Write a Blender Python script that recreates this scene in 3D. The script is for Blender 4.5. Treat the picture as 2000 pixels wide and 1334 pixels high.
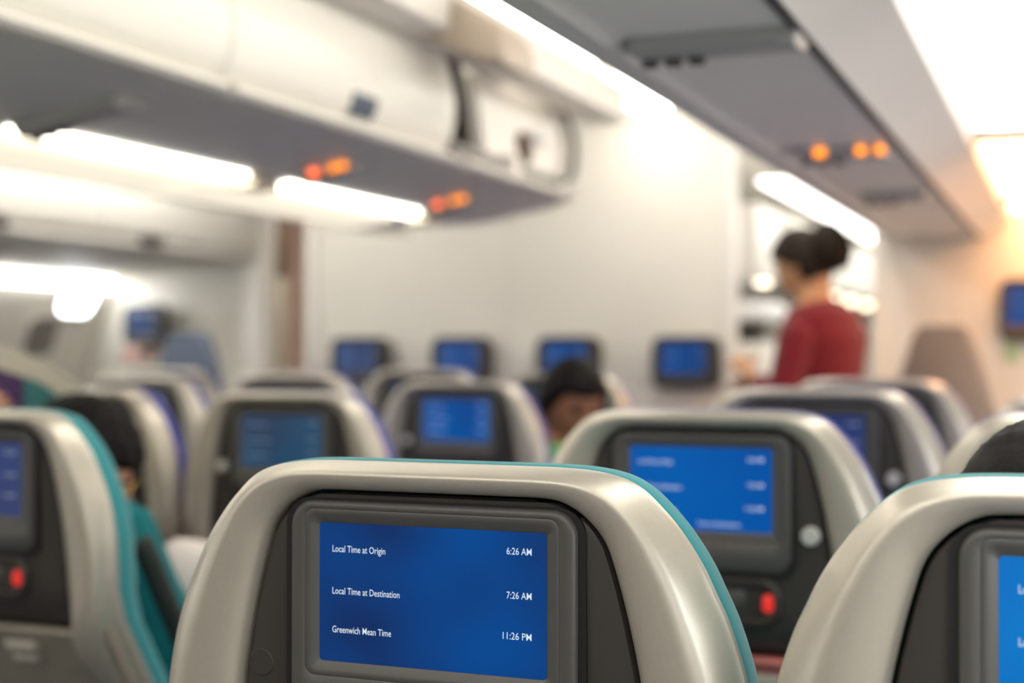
import bpy, bmesh, math, random
from mathutils import Vector, Matrix, noise

for _o in list(bpy.data.objects):
    bpy.data.objects.remove(_o)
SC = bpy.context.scene
COL = SC.collection
PI = math.pi
H = 1.25                       # eye height above the cabin floor; Z below is measured from it

# ------------------------------------------------------------------ camera
cam = bpy.data.cameras.new('camera'); co = bpy.data.objects.new('camera', cam); COL.objects.link(co)
cam.lens = 50; cam.sensor_width = 36; cam.sensor_fit = 'HORIZONTAL'
co.location = (0, 0, H)
co.matrix_world = (Matrix.Translation((0, 0, H)) @ Matrix.Rotation(.3805, 4, 'Z')
                   @ Matrix.Rotation(PI/2 + .0098, 4, 'X') @ Matrix.Rotation(.0012, 4, 'Z'))
cam.clip_start = .02; cam.clip_end = 60
cam.dof.use_dof = True; cam.dof.focus_distance = 1.035; cam.dof.aperture_fstop = 3.1
cam.dof.aperture_blades = 0
SC.camera = co

# ------------------------------------------------------------------ world, exposure
w = bpy.data.worlds.new('world'); SC.world = w; w.use_nodes = True
w.node_tree.nodes['Background'].inputs[0].default_value = (1, .97, .92, 1)
w.node_tree.nodes['Background'].inputs[1].default_value = .3
vs = SC.view_settings
vs.view_transform = 'Standard'; vs.look = 'None'; vs.gamma = 1; vs.use_curve_mapping = False
vs.exposure = 0.26
COVE = 10.0      # aisle ceiling cove lights
TUBE = 8.5       # tubes under the centre bins
DAYL = 7.0        # daylight in the cabin windows
SIDE = 4.2       # luminous panels over the window seats

# ------------------------------------------------------------------ materials
MATS = {}
def lin(c):
    return tuple((v/12.92 if v <= .04045 else ((v+.055)/1.055)**2.4) for v in c)
def mat(name, rgb, rough=.5, metal=0., spec=.5, noise_amt=0., noise_scale=40, bump=0., bump_scale=400, coat=0., sheen=0.):
    if name in MATS: return MATS[name]
    m = bpy.data.materials.new(name); m.use_nodes = True; nt = m.node_tree; b = nt.nodes['Principled BSDF']
    c = lin(rgb)
    b.inputs['Base Color'].default_value = (*c, 1)
    b.inputs['Roughness'].default_value = rough; b.inputs['Metallic'].default_value = metal
    b.inputs['Specular IOR Level'].default_value = spec
    b.inputs['Coat Weight'].default_value = coat
    b.inputs['Sheen Weight'].default_value = sheen
    tc = nt.nodes.new('ShaderNodeTexCoord')
    if noise_amt:
        n = nt.nodes.new('ShaderNodeTexNoise'); n.inputs['Scale'].default_value = noise_scale; n.inputs['Detail'].default_value = 3
        r = nt.nodes.new('ShaderNodeValToRGB')
        r.color_ramp.elements[0].position = .3; r.color_ramp.elements[1].position = .7
        r.color_ramp.elements[0].color = (*[max(0, v*(1-noise_amt)) for v in c], 1)
        r.color_ramp.elements[1].color = (*[min(1, v*(1+noise_amt)) for v in c], 1)
        nt.links.new(tc.outputs['Object'], n.inputs['Vector']); nt.links.new(n.outputs['Fac'], r.inputs['Fac'])
        nt.links.new(r.outputs['Color'], b.inputs['Base Color'])
    if bump:
        n2 = nt.nodes.new('ShaderNodeTexNoise'); n2.inputs['Scale'].default_value = bump_scale; n2.inputs['Detail'].default_value = 2
        bp = nt.nodes.new('ShaderNodeBump'); bp.inputs['Strength'].default_value = bump; bp.inputs['Distance'].default_value = .001
        nt.links.new(tc.outputs['Object'], n2.inputs['Vector']); nt.links.new(n2.outputs['Fac'], bp.inputs['Height'])
        nt.links.new(bp.outputs['Normal'], b.inputs['Normal'])
    MATS[name] = m
    return m
def glow(name, rgb, strength, base=(.8, .8, .8)):
    if name in MATS: return MATS[name]
    m = mat(name, base, .4); b = m.node_tree.nodes['Principled BSDF']
    b.inputs['Emission Color'].default_value = (*rgb, 1); b.inputs['Emission Strength'].default_value = strength
    return m
def screen_mat(name, dark, bright, scale=9., strength=1., seed=0.):
    """a lit display: blue page with a cloudy picture behind the text"""
    if name in MATS: return MATS[name]
    m = mat(name, (.02, .02, .03), .25, 0, .3); nt = m.node_tree; b = nt.nodes['Principled BSDF']
    tc = nt.nodes.new('ShaderNodeTexCoord'); mp = nt.nodes.new('ShaderNodeMapping'); mp.inputs['Location'].default_value = (seed, 0, seed*.7)
    n = nt.nodes.new('ShaderNodeTexNoise'); n.inputs['Scale'].default_value = scale; n.inputs['Detail'].default_value = 1
    r = nt.nodes.new('ShaderNodeValToRGB'); r.color_ramp.elements[0].position = .32; r.color_ramp.elements[1].position = .68
    r.color_ramp.elements[0].color = (*lin(dark), 1); r.color_ramp.elements[1].color = (*lin(bright), 1)
    nt.links.new(tc.outputs['Object'], mp.inputs['Vector']); nt.links.new(mp.outputs['Vector'], n.inputs['Vector'])
    nt.links.new(n.outputs['Fac'], r.inputs['Fac']); nt.links.new(r.outputs['Color'], b.inputs['Emission Color'])
    b.inputs['Emission Strength'].default_value = strength
    return m

SHELL = mat('champagne paint', (.73, .705, .65), .36, .48, .5, .02, 300, .08, 900)
PANEL = mat('warm black plastic', (.215, .2, .185), .42, 0, .4, 0, 40, .08, 1500)
BEZEL = mat('charcoal plastic', (.29, .285, .275), .38, 0, .45, 0, 40, .05, 1800)
BLACK = mat('black gap rubber', (.035, .034, .033), .6)
TEAL = mat('teal upholstery', (.03, .49, .52), .75, 0, .3, .10, 900, .3, 1500, sheen=.22)
BLUE = mat('blue upholstery', (.07, .14, .55), .75, 0, .3, .10, 900, .3, 1500, sheen=.3)
TRAYM = mat('taupe plastic', (.56, .53, .48), .4, 0, .5, 0, 40, .05, 1500)
TRAYREFL = mat('tray red reflection tint', (.72, .42, .40), .45)  # tray plastic with a red reflection put into its colour
PANELREFL = mat('black plastic red reflection', (.22, .165, .15), .4, 0, .4)  # same reflection tinted into the dark lower back
METAL = mat('satin metal', (.80, .79, .77), .35, .35)
DKMETAL = mat('dark metal', (.3, .3, .3), .4, .8)
REDLAMP = glow('red button', (1, .05, .04), .45, (.6, .05, .05))
WHITE = mat('warm white panel', (.90, .885, .855), .45, 0, .4, .01, 3)
WALLM = mat('cream bulkhead laminate', (.885, .87, .825), .42, 0, .4, .012, 2.5)
BINW = mat('bin door white', (.91, .90, .865), .38, 0, .45, .008, 3)
UNDER = mat('grey bin underside', (.86, .845, .81), .5, 0, .4, .01, 4)
UNDERD = mat('grey service channel', (.83, .82, .80), .5, 0, .4, .01, 4)
COVEM = glow('cream cove cover', (1, .90, .70), .70, (.95, .92, .84)); FITM = mat('cream end fitting', (.93, .89, .78), .45)  # cover glow stands in for tube light shining through
BROWN = mat('brown finish and bin shade', (.36, .29, .22), .7, 0, .3, .2, 8)
BEIGE = mat('beige liner', (.69, .635, .57), .55)
CARPET = mat('blue grey carpet', (.36, .37, .40), .95, 0, .2, .25, 120, .4, 600)
GASKET = mat('grey gasket', (.30, .295, .28), .6)
SKIN_A = mat('tan skin', (.74, .55, .40), .5, 0, .4, .04, 30)
SKIN_B = mat('brown skin', (.58, .40, .29), .5, 0, .4, .04, 30)
SKIN_C = mat('peach skin', (.82, .60, .48), .5, 0, .4, .04, 30)
HAIR = mat('black hair', (.07, .062, .055), .6, 0, .12, .4, 120, .3, 250)
HAIRB = mat('dark brown hair', (.15, .12, .085), .6, 0, .12, .4, 120, .3, 250)
RED = mat('crimson uniform cloth', (.41, .04, .095), .85, 0, .3, .06, 60, .2, 900, sheen=.2)
LIPS = mat('lips', (.6, .3, .27), .5)
EYEW = mat('eye', (.12, .09, .08), .2)
GREEN = mat('green shirt cloth', (.42, .68, .38), .8, 0, .2, .08, 60)
TEALC = mat('teal shirt cloth', (.05, .40, .42), .8, 0, .2, .10, 60)
PURPLE = mat('purple patterned cloth', (.33, .24, .40), .8, 0, .2, .35, 40)
GREYC = mat('dark trousers cloth', (.16, .16, .18), .85)
CLOTH = mat('white cotton', (.86, .83, .81), .85, 0, .2, .03, 20)
GREYSEAT = mat('grey padded fabric', (.52, .515, .50), .7, 0, .3, .05, 200, .2, 900)
BLUESEAT = mat('slate blue padded fabric', (.43, .475, .55), .7, 0, .3, .05, 200, .2, 900)

# ------------------------------------------------------------------ mesh helpers
def link(name, me, m, parent=None, smooth=True, angle=35):
    o = bpy.data.objects.new(name, me); COL.objects.link(o)
    if m is not None and len(me.materials) == 0: me.materials.append(m)
    if smooth:
        for p in me.polygons: p.use_smooth = True
        me.set_sharp_from_angle(angle=math.radians(angle))
    if parent is not None: o.parent = parent
    return o
def from_bm(name, bm, m, parent=None, smooth=True, angle=35, normals=True):
    if normals: bmesh.ops.recalc_face_normals(bm, faces=bm.faces)
    me = bpy.data.meshes.new(name); bm.to_mesh(me); bm.free()
    return link(name, me, m, parent, smooth, angle)
def tag(o, label=None, cat=None, group=None, kind=None):
    if label: o['label'] = label
    if cat: o['category'] = cat
    if group: o['group'] = group
    if kind: o['kind'] = kind
    return o
def empty(name, loc=(0, 0, 0), rz=0., label=None, cat=None, group=None):
    o = bpy.data.objects.new(name, None); COL.objects.link(o); o.location = loc; o.rotation_euler = (0, 0, rz)
    o.empty_display_size = .05
    return tag(o, label, cat, group)
def add_box(bm, x0, x1, y0, y1, z0, z1, bev=0., seg=2):
    b2 = bmesh.new()
    vs_ = [b2.verts.new((x, y, z)) for x in (x0, x1) for y in (y0, y1) for z in (z0, z1)]
    for f in ((0, 1, 3, 2), (4, 6, 7, 5), (0, 4, 5, 1), (2, 3, 7, 6), (0, 2, 6, 4), (1, 5, 7, 3)):
        b2.faces.new([vs_[i] for i in f])
    bmesh.ops.recalc_face_normals(b2, faces=b2.faces)
    if bev: bmesh.ops.bevel(b2, geom=list(b2.edges)+list(b2.verts), offset=bev, segments=seg, affect='EDGES', profile=.5)
    me = bpy.data.meshes.new('t'); b2.to_mesh(me); b2.free(); bm.from_mesh(me); bpy.data.meshes.remove(me)
def box(name, x0, x1, y0, y1, z0, z1, m, parent=None, bev=0., seg=2):
    bm = bmesh.new(); add_box(bm, x0, x1, y0, y1, z0, z1, bev, seg)
    return from_bm(name, bm, m, parent)
def loft(bm, rings, close_u=True, cap0=False, cap1=False):
    R = [[bm.verts.new(p) for p in r] for r in rings]
    n = len(R[0])
    for a, b in zip(R[:-1], R[1:]):
        for i in range(n if close_u else n-1):
            j = (i+1) % n
            try: bm.faces.new((a[i], a[j], b[j], b[i]))
            except ValueError: pass
    if cap0: bm.faces.new(R[0])
    if cap1: bm.faces.new(R[-1])
    return R
def rrect(x0, x1, z0, z1, r, y, n=6):
    pts = []
    for cx, cz, a0 in ((x1-r, z1-r, 0), (x0+r, z1-r, 90), (x0+r, z0+r, 180), (x1-r, z0+r, 270)):
        for k in range(n+1):
            a = math.radians(a0 + 90*k/n); pts.append((cx+r*math.cos(a), y, cz+r*math.sin(a)))
    return pts
def slab(bm, x0, x1, z0, z1, r, yb, yf, bev=.002, n=6):
    """rounded-rectangle slab in the xz plane from y=yb (back) to y=yf (front, towards -y) with an eased front edge"""
    loft(bm, [rrect(x0, x1, z0, z1, r, yb, n), rrect(x0, x1, z0, z1, r, yf+bev, n),
              rrect(x0+bev*.3, x1-bev*.3, z0+bev*.3, z1-bev*.3, max(r-bev*.3, .0005), yf+bev*.3, n),
              rrect(x0+bev, x1-bev, z0+bev, z1-bev, max(r-bev, .0005), yf, n)], cap0=True, cap1=True)
def disc(bm, cx, cz, r, yb, yf, n=24, bev=.001):
    def ring(rr, y): return [(cx+rr*math.cos(2*PI*k/n), y, cz+rr*math.sin(2*PI*k/n)) for k in range(n)]
    loft(bm, [ring(r, yb), ring(r, yf+bev), ring(r-bev, yf)], cap0=True, cap1=True)
def cyl(bm, p, q, r0, r1=None, n=16, caps=True):
    r1 = r0 if r1 is None else r1
    p = Vector(p); q = Vector(q); d = (q-p).normalized(); a = d.orthogonal().normalized(); b = d.cross(a)
    loft(bm, [[p+(a*math.cos(t)+b*math.sin(t))*r0 for t in [2*PI*k/n for k in range(n)]],
              [q+(a*math.cos(t)+b*math.sin(t))*r1 for t in [2*PI*k/n for k in range(n)]]], cap0=caps, cap1=caps)
def catmull(pts, sub):
    out = []
    n = len(pts)
    for i in range(n-1):
        p0 = pts[max(i-1, 0)]; p1 = pts[i]; p2 = pts[i+1]; p3 = pts[min(i+2, n-1)]
        for k in range(sub):
            t = k/sub
            out.append(tuple(.5*((2*b)+(-a+c)*t+(2*a-5*b+4*c-d)*t*t+(-a+3*b-3*c+d)*t**3) for a, b, c, d in zip(p0, p1, p2, p3)))
    out.append(tuple(pts[-1]))
    return out
def extrude_profile(bm, prof, y0, y1, closed=True, caps=True):
    """profile of (x, Z-above-eye) swept along the cabin from y0 to y1"""
    loft(bm, [[(x, y0, H+z) for x, z in prof], [(x, y1, H+z) for x, z in prof]], close_u=closed, cap0=caps and closed, cap1=caps and closed)
def text_mesh(s, width=None, cap=.0053, align='L', x=0., z=0., y=0.):
    cu = bpy.data.curves.new('txt', 'FONT'); cu.body = s; cu.size = 1.0; cu.resolution_u = 3; cu.offset = .004
    ob = bpy.data.objects.new('txt', cu); COL.objects.link(ob)
    dg = bpy.context.evaluated_depsgraph_get(); dg.update()
    me = bpy.data.meshes.new_from_object(ob.evaluated_get(dg))
    bpy.data.objects.remove(ob); bpy.data.curves.remove(cu)
    xs = [v.co.x for v in me.vertices]
    sx = (width/(max(xs)-min(xs))) if width else cap/.73
    sz = cap/.73
    off = min(xs) if align == 'L' else max(xs)
    for v in me.vertices: v.co = ((v.co.x-off)*sx+x, y, v.co.y*sz+z)
    return me
def at(px, py, Y):
    """world point seen at a photograph pixel, on the cross-section Y metres ahead"""
    F = 50/36*2000
    u = (px-1000)/F; v = (667-py)/F
    d = co.matrix_world.to_3x3() @ Vector((u, v, -1))
    k = Y/d.y
    return Vector((d.x*k, Y, H+d.z*k))

# ------------------------------------------------------------------ cabin shell (structure)
XC = -2.24                      # cabin centre line
def S(o): o['kind'] = 'structure'; return o
Y0 = -3.2
S(box('floor', -5.1, .62, Y0, 11.5, -.05, 0, CARPET))
S(box('ceiling', -4.95, .5, Y0, 11.5, H+1.04, H+1.10, WHITE))
S(box('wall_back', -5.1, .62, Y0-.06, Y0, 0, H+1.06, mat('taupe aft wall', (.45, .42, .38), .7)))
# curved side walls, with real window openings on the left one
def side_x(z):                  # outward distance from the centre line at height z
    return 2.62 - .36*max(0, z-.85)**2
def sidewall(name, sgn, y0, y1):
    bm = bmesh.new(); zs = [i*(H+1.04)/18 for i in range(19)]
    inn = [(XC+sgn*side_x(z), z) for z in zs]; out = [(XC+sgn*(side_x(z)+.08), z) for z in reversed(zs)]
    loft(bm, [[(x, y0, z) for x, z in inn+out], [(x, y1, z) for x, z in inn+out]], cap0=True, cap1=True)
    return S(from_bm(name, bm, WALLM))
sidewall('wall_right', 1, Y0, 11.5)
sidewall('wall_left', -1, Y0, 11.5)
YB = 5.62                       # bulkhead between this cabin and the next
bm = bmesh.new(); add_box(bm, -3.235, -1.30, YB, YB+.05, 0, H+1.04, .004)
S(from_bm('wall_front', bm, WALLM))
bm = bmesh.new(); add_box(bm, -.735, .60, YB, YB+.05, 0, H+1.04, .004)
S(from_bm('wall_front_right', bm, WALLM))
bm = bmesh.new(); add_box(bm, -4.95, -3.74, 6.10, 6.15, 0, H+1.04, .004)
S(from_bm('wall_front_left', bm, WALLM))
S(box('trim_1', -1.335, -1.285, YB-.012, YB+.06, 0, H+1.0, WHITE, None, .006))
S(box('trim_2', -3.25, -3.19, YB-.014, YB+.06, 0, H+1.0, WHITE, None, .006))
S(box('trim_3', -3.87, -3.735, 6.06, 6.17, 0, H+1.0, WHITE, None, .02))
S(box('trim_4', -2.262, -2.258, YB-.003, YB, 0, H+1.0, UNDER))
S(box('trim_5', -.745, -.70, YB-.012, YB+.06, 0, H+1.0, WALLM, None, .006))
S(box('wall_far', -5.1, .62, 11.0, 11.05, 0, H+1.04, WALLM))

# window on the left side wall near the front, and a light drawn as one
def side_window(name, yc, zc, hy, hz, glass):
    o = bpy.data.objects.new(name, None); COL.objects.link(o); S(o); o['label'] = name
    def P(dy, dz, off):
        z = zc+dz
        return (XC-(side_x(z)-off), yc+dy, z)
    def ring(sy, sz, off, n=8):
        return [P(p[0], p[2], off) for p in rrect(-sy, sy, -sz, sz, min(sy, sz)*.55, 0, n)]
    bm = bmesh.new()
    loft(bm, [ring(hy+.02, hz+.02, .001), ring(hy+.016, hz+.016, .010), ring(hy+.006, hz+.006, .010), ring(hy, hz, .004)])
    S(from_bm('window_frame', bm, WHITE, o))
    bm = bmesh.new(); r0 = [bm.verts.new(p) for p in ring(hy, hz, .004)]; bm.faces.new(r0)
    S(from_bm('window_pane', bm, glass, o))
DAY = glow('wall light pane', (.9, .95, 1), 7, (.9, .95, 1))
SHADE = mat('grey window shade', (.50, .485, .46), .6)
side_window('window_1', 5.84, H+.305, .125, .10, DAY)
side_window('window_2', 5.66, H+.085, .11, .095, SHADE)

def cabin_window(name, sgn, yc, zc, glass):
    o = bpy.data.objects.new(name, None); COL.objects.link(o); S(o); o['label'] = name
    def ring(hy, hz, off):
        return [(XC+sgn*(side_x(zc+p[2])-off), yc+p[0], zc+p[2]) for p in rrect(-hy, hy, -hz, hz, min(hy, hz)*.6, 0, 8)]
    bm = bmesh.new(); loft(bm, [ring(.17, .23, .001), ring(.165, .225, .008), ring(.13, .185, .008), ring(.115, .165, .002)])
    S(from_bm('window_frame', bm, WHITE, o))
    bm = bmesh.new(); bm.faces.new([bm.verts.new(p) for p in ring(.115, .165, .002)]); S(from_bm('window_pane', bm, glass, o))
DAYR = glow('daylight cabin window', (.88, .94, 1), DAYL, (.9, .95, 1))
for k in range(11): cabin_window('window_%d' % (3+k), 1, -2.6+.8*k, 1.16, DAYR)
for k in range(9): cabin_window('window_%d' % (14+k), -1, -2.6+.8*k, 1.16, DAYR)

# ------------------------------------------------------------------ overhead structure
# centre bins: V-shaped underside, lowest on the centre line
def under_z(x): return .42 + .172*(x-XC)
DOORP = [(-1.64, .558), (-1.612, .59), (-1.600, .635), (-1.597, .68), (-1.602, .73), (-1.645, .85), (-1.74, .985), (-1.80, 1.02)]
DOORC = catmull(DOORP, 4)
def centre_bin(y0, y1, label, openbin=False):
    g = empty('overhead_bin', (0, 0, 0), 0, label, 'overhead bin', 'overhead bins above the middle seats')
    g.location = (-1.85, (y0+y1)/2, H+.44)
    def sub(o):
        o.parent = g; o.matrix_parent_inverse = Matrix.Translation(-g.location); return o
    e = .003
    # body: underside shell with lip, doubled over the centre line
    prof = [(XC, .42), (-1.95, under_z(-1.95)), (-1.66, under_z(-1.66)), (-1.625, .528), (-1.607, .536), (-1.606, .546), (-1.62, .553),
            (-1.66, .556), (-1.66, .575), (XC-.0, .575)]
    bm = bmesh.new()
    extrude_profile(bm, prof, y0+e, 3.87 if openbin else y1-e)
    sub(from_bm('lower_panel', bm, UNDERD, None, True, 25))
    bm = bmesh.new()
    lp = [(-1.645, .522), (-1.622, .522), (-1.598, .528), (-1.588, .538), (-1.592, .550), (-1.612, .556), (-1.645, .556)]
    extrude_profile(bm, lp, y0+e+(.06 if openbin else 0), y1-e-(.04 if openbin else .03))
    sub(from_bm('lip_rail', bm, UNDER, None, True, 30))
    if not openbin:
        bm = bmesh.new()
        rin = [(x-.02, z) for x, z in DOORC]
        n = 9; rings = []
        for k, (dy, sc) in enumerate([(0, .985), (.004, .997), (.014, 1.), ((y1-y0)-.014, 1.), ((y1-y0)-.004, .997), ((y1-y0), .985)]):
            rings.append([( -1.85+(x+1.85)*sc, y0+e+dy*(1-2*e/(y1-y0)), H+z) for x, z in DOORC+rin[::-1]])
        loft(bm, rings, cap0=True, cap1=True)
        d = sub(from_bm('door', bm, BINW, None, True, 40))
        return g, d, sub
    return g, None, sub
def latch(sub, d, yc, hw=.055):
    bm = bmesh.new()
    ring = []
    zs = [.575, .585, .60, .615, .625]
    xs = [-1.622, -1.615, -1.607, -1.602, -1.600]
    out = [[(x+.004, yc+dy, H+z) for x, z in zip(xs, zs)] for dy in (-hw, hw)]
    inn = [[(x-.01, yc+dy, H+z) for x, z in zip(xs, zs)][::-1] for dy in (-hw, hw)]
    loft(bm, [out[0]+inn[0], out[1]+inn[1]], cap0=True, cap1=True)
    o = from_bm('latch', bm, mat('slate latch', (.30, .36, .42), .45), None)
    o.parent = d
    return o
for (a, b, lab, ly) in ((2.47, 3.58, 'closed white bin with a small blue latch, next to the open overhead bin', 3.05),
                        (1.36, 2.47, 'closed white overhead bin with dark latch in the upper left corner', 1.70),
                        (.25, 1.36, 'closed white overhead bin nearest the viewer, cut off by the left edge', .8)):
    g, d, sub = centre_bin(a, b, lab)
    latch(sub, d, ly, .06 if ly != 1.70 else .09)
# the open last bin
YA, YE = 3.585, 4.66
g, d, sub = centre_bin(YA, 4.60, 'open overhead bin at the front end of the middle row, door raised, dark inside', True)
box_ = lambda *a, **k: sub(box(*a, **k))
box_('back_panel', -2.22, -2.20, YA, YE-.05, H+.575, H+1.0, BROWN)  # shade of the enclosed bin put into the liner colour
box_('divider', -2.2, -1.64, YA-.006, YA+.012, H+.575, H+.97, BROWN)
box_('roof_panel', -2.2, -1.70, YA, YE-.1, H+.98, H+1.0, BEIGE)
bm = bmesh.new()               # inner white equipment panel with rounded upper corner
def endprof(s, y):             # bin end outline, rounded at the aisle side
    return None
pr = [(3.93, .60), (4.50, .60), (4.57, .63), (4.595, .70), (4.575, .80), (4.52, .88), (4.43, .93), (4.28, .955), (3.93, .955)]
pr = catmull(pr[:1]+pr[1:-1], 1)+[pr[-1]]
def yz_slab(bm, pts, x0, x1, bev=.006):
    cy = sum(p[0] for p in pts)/len(pts); cz = sum(p[1] for p in pts)/len(pts)
    def ring(x, s): return [(x - max(0, (z-.74))*.25, cy+(y-cy)*s, H+cz+(z-cz)*s) for y, z in pts]
    loft(bm, [ring(x0, 1), ring(x1-bev, 1), ring(x1-bev*.3, .995), ring(x1, .985)], cap0=True, cap1=True)
yz_slab(bm, pr, -1.70, -1.655)
sub(from_bm('inner_panel', bm, WHITE, None, True, 30))
# rim with grey gasket around the end
rim_o = catmull([(4.40, .557), (4.45, .557), (4.52, .561), (4.60, .585), (4.645, .64), (4.66, .72), (4.645, .81), (4.59, .895), (4.48, .955), (4.30, .985), (4.10, .99)], 3)
rim_i = catmull([(4.40, .588), (4.44, .588), (4.49, .592), (4.565, .612), (4.605, .655), (4.618, .72), (4.60, .80), (4.55, .872), (4.46, .925), (4.30, .955), (4.10, .962)], 3)
def rim(bm, o, i, x0, x1):
    f = lambda z: max(0, (z-.74))*.25
    loft(bm, [[(x0-f(z), y, H+z) for y, z in o], [(x1-f(z), y, H+z) for y, z in o], [(x1-.004-f(z), y, H+z) for y, z in i], [(x0-f(z), y, H+z) for y, z in i]], close_u=False)
bm = bmesh.new(); rim(bm, rim_o, rim_i, -2.2, -1.625); sub(from_bm('end_rim', bm, WHITE, None, True, 40))
rim_g = [(y*.5+y2*.5+.002, z*.5+z2*.5) for (y, z), (y2, z2) in zip(rim_o, rim_i)]
rim_h = [(y*.15+y2*.85, z*.15+z2*.85) for (y, z), (y2, z2) in zip(rim_o, rim_i)]
bm = bmesh.new(); rim(bm, rim_g[2:], rim_h[2:], -1.70, -1.610); sub(from_bm('gasket', bm, GASKET, None, True, 40))
# outer end cap
bm = bmesh.new()
capo = [(y, z) for y, z in rim_o]
rings = []
for x in (-1.63, -1.75, -1.9, -2.05, -2.24):
    k = max(0, (-1.95-x)/.29)
    dz = (under_z(x)-under_z(-1.63))
    rings.append([(x-max(0, (z-.74))*.25, y-.22*k*k if y > 4.2 else y, H+(z+dz*max(0, 1-(z-.556)/.2))) for y, z in capo])
loft(bm, rings, close_u=False)
sub(from_bm('end_cap', bm, UNDER, None, True, 50))
bm = bmesh.new()               # underside of the end, rounded in plan towards the centre line
ring0 = []; ring1 = []
for k in range(13):
    x = -1.605 - (2.24-1.605)*k/12
    yb = 4.57+.07*math.sin(min(1, k/3)*PI/2) - (max(0, (-1.93-x)/.31)**2)*.70
    ring0.append((x, 3.86, H+under_z(x))); ring1.append((x, yb, H+under_z(x)))
ring2 = [(x, y+.018, z+.012) for x, y, z in ring1]; ring3 = [(x, y+.024, z+.05) for x, y, z in ring1]
ringm = [((a[0]), (a[1]+b[1])/2, a[2]) for a, b in zip(ring0, ring1)]
loft(bm, [ring0, ringm, ring1, ring2, ring3], close_u=False)
sub(from_bm('end_underside', bm, UNDERD, None, True, 40))
# latch recess with a knob whitened to stand for a glint
def yz_disc(bm, x, y, z, r, dx, n=20):
    loft(bm, [[(x, y+r*math.cos(2*PI*k/n), z+r*math.sin(2*PI*k/n)) for k in range(n)],
              [(x+dx, y+r*math.cos(2*PI*k/n), z+r*math.sin(2*PI*k/n)) for k in range(n)],
              [(x+dx*1.2, y+.8*r*math.cos(2*PI*k/n), z+.8*r*math.sin(2*PI*k/n)) for k in range(n)]], cap0=True, cap1=True)
bm = bmesh.new(); yz_disc(bm, -1.665, 4.25, H+.665, .052, .016); rc = sub(from_bm('latch_recess', bm, BROWN, None))
bm = bmesh.new(); yz_disc(bm, -1.65, 4.275, H+.705, .024, .05); sub(from_bm('latch_knob', bm, mat('glint white knob', (.97, .97, .97), .1, 0, .8), None))
bm = bmesh.new(); add_box(bm, -1.70, -1.625, 3.93, 4.10, H+.84, H+.93, .02, 3); sub(from_bm('light_housing', bm, WHITE, None))
box_('sill', -1.70, -1.622, 3.62, 4.50, H+.553, H+.598, mat('sill grey', (.47, .455, .43), .5), bev=.003)
box_('sill_step', -1.66, -1.606, 4.03, 4.09, H+.553, H+.615, WHITE, bev=.004)
# its raised door, seen from the inner side under the ceiling fairing
bm = bmesh.new()
pts_ = [(770, -60), (840, -40), (900, 2), (940, 22), (966, 48), (979, 80), (982, 122), (940, 112), (880, 92), (800, 60)]
bot_ = [at(px, py, 3.33) for px, py in pts_]
loft(bm, [[p+Vector((0, dy, 0)) for p in bot_] for dy in (0, .24)], cap0=True, cap1=True)
bmesh.ops.bevel(bm, geom=list(bm.edges), offset=.004, segments=2, affect='EDGES', profile=.5)
sub(from_bm('raised_door', bm, BEIGE, None, True, 40))
# the bag stowed in the open bin
bm = bmesh.new(); add_box(bm, -2.1, -1.72, 3.63, 3.80, H+.60, H+.86, .05, 4)
tag(from_bm('travel_bag', bm, mat('dark brown bag cloth', (.20, .15, .11), .8, 0, .3, .3, 30)), 'dark brown bag stowed inside the open overhead bin', 'bag')

# far side of the centre bins: one closed mirrored run
for a, b in ((2.47, 3.58), (3.585, 4.62), (1.36, 2.47)):
    bm = bmesh.new()
    mir = [(2*XC-x, z) for x, z in DOORC]
    extrude_profile(bm, [(XC-.01, .42), (-2.85, .525)] + [(2*XC+1.597, .545)]+mir+[(XC-.01, 1.02)], a+.003, b-.003)
    tag(from_bm('overhead_bin', bm, BINW, None, True, 30), 'back-to-back overhead bin facing the far aisle behind the middle bins', 'overhead bin', 'overhead bins facing the far aisle')

# tubes and cove covers under the centre bins
TUBEM = glow('tube light', (1, .94, .82), TUBE)
tube_labels = {3.32: 'bright tube light under the middle bins, the one ending nearest the front wall', 2.28: 'bright tube light under the middle bins, longest in the upper left', 1.20: 'tube light under the middle bins nearest the viewer'}
for y0, y1 in ((3.32, 4.15), (2.28, 3.13), (1.20, 2.02)):
    g = empty('tube_light', (-2.0, (y0+y1)/2, H+.455), 0, tube_labels[y0], 'light', 'tube lights under the middle bins')
    bm = bmesh.new(); a = [(-1.974, under_z(-1.974)-.002), (-1.979, under_z(-1.979)-.010), (-1.999, under_z(-1.999)-.014), (-2.019, under_z(-2.019)-.010), (-2.024, under_z(-2.024)-.002)]
    loft(bm, [[(x, y0+dy if k < 2 else y1-dy, H+under_z(x)-.002+(z-under_z(x)+.002)*s) for x, z in a] for k, (dy, s) in enumerate([(0, .1), (.02, 1), (.02, 1), (0, .1)])], cap0=True, cap1=True, close_u=True)
    o = from_bm('diffuser', bm, TUBEM, None, True, 60); o.parent = g; o.matrix_parent_inverse = Matrix.Translation(-g.location)
    bm = bmesh.new(); add_box(bm, -2.035, -1.963, y1+.005, y1+.13, H+.432, H+.452, .006)
    o = from_bm('end_fitting', bm, FITM, None); o.parent = g; o.matrix_parent_inverse = Matrix.Translation(-g.location)
cv = {3.02: 'cream curved cover beside the tube light nearest the front wall', 1.98: 'cream curved cover beside the long tube light at upper left', .94: 'cream curved cover beside the nearest tube light'}
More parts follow.
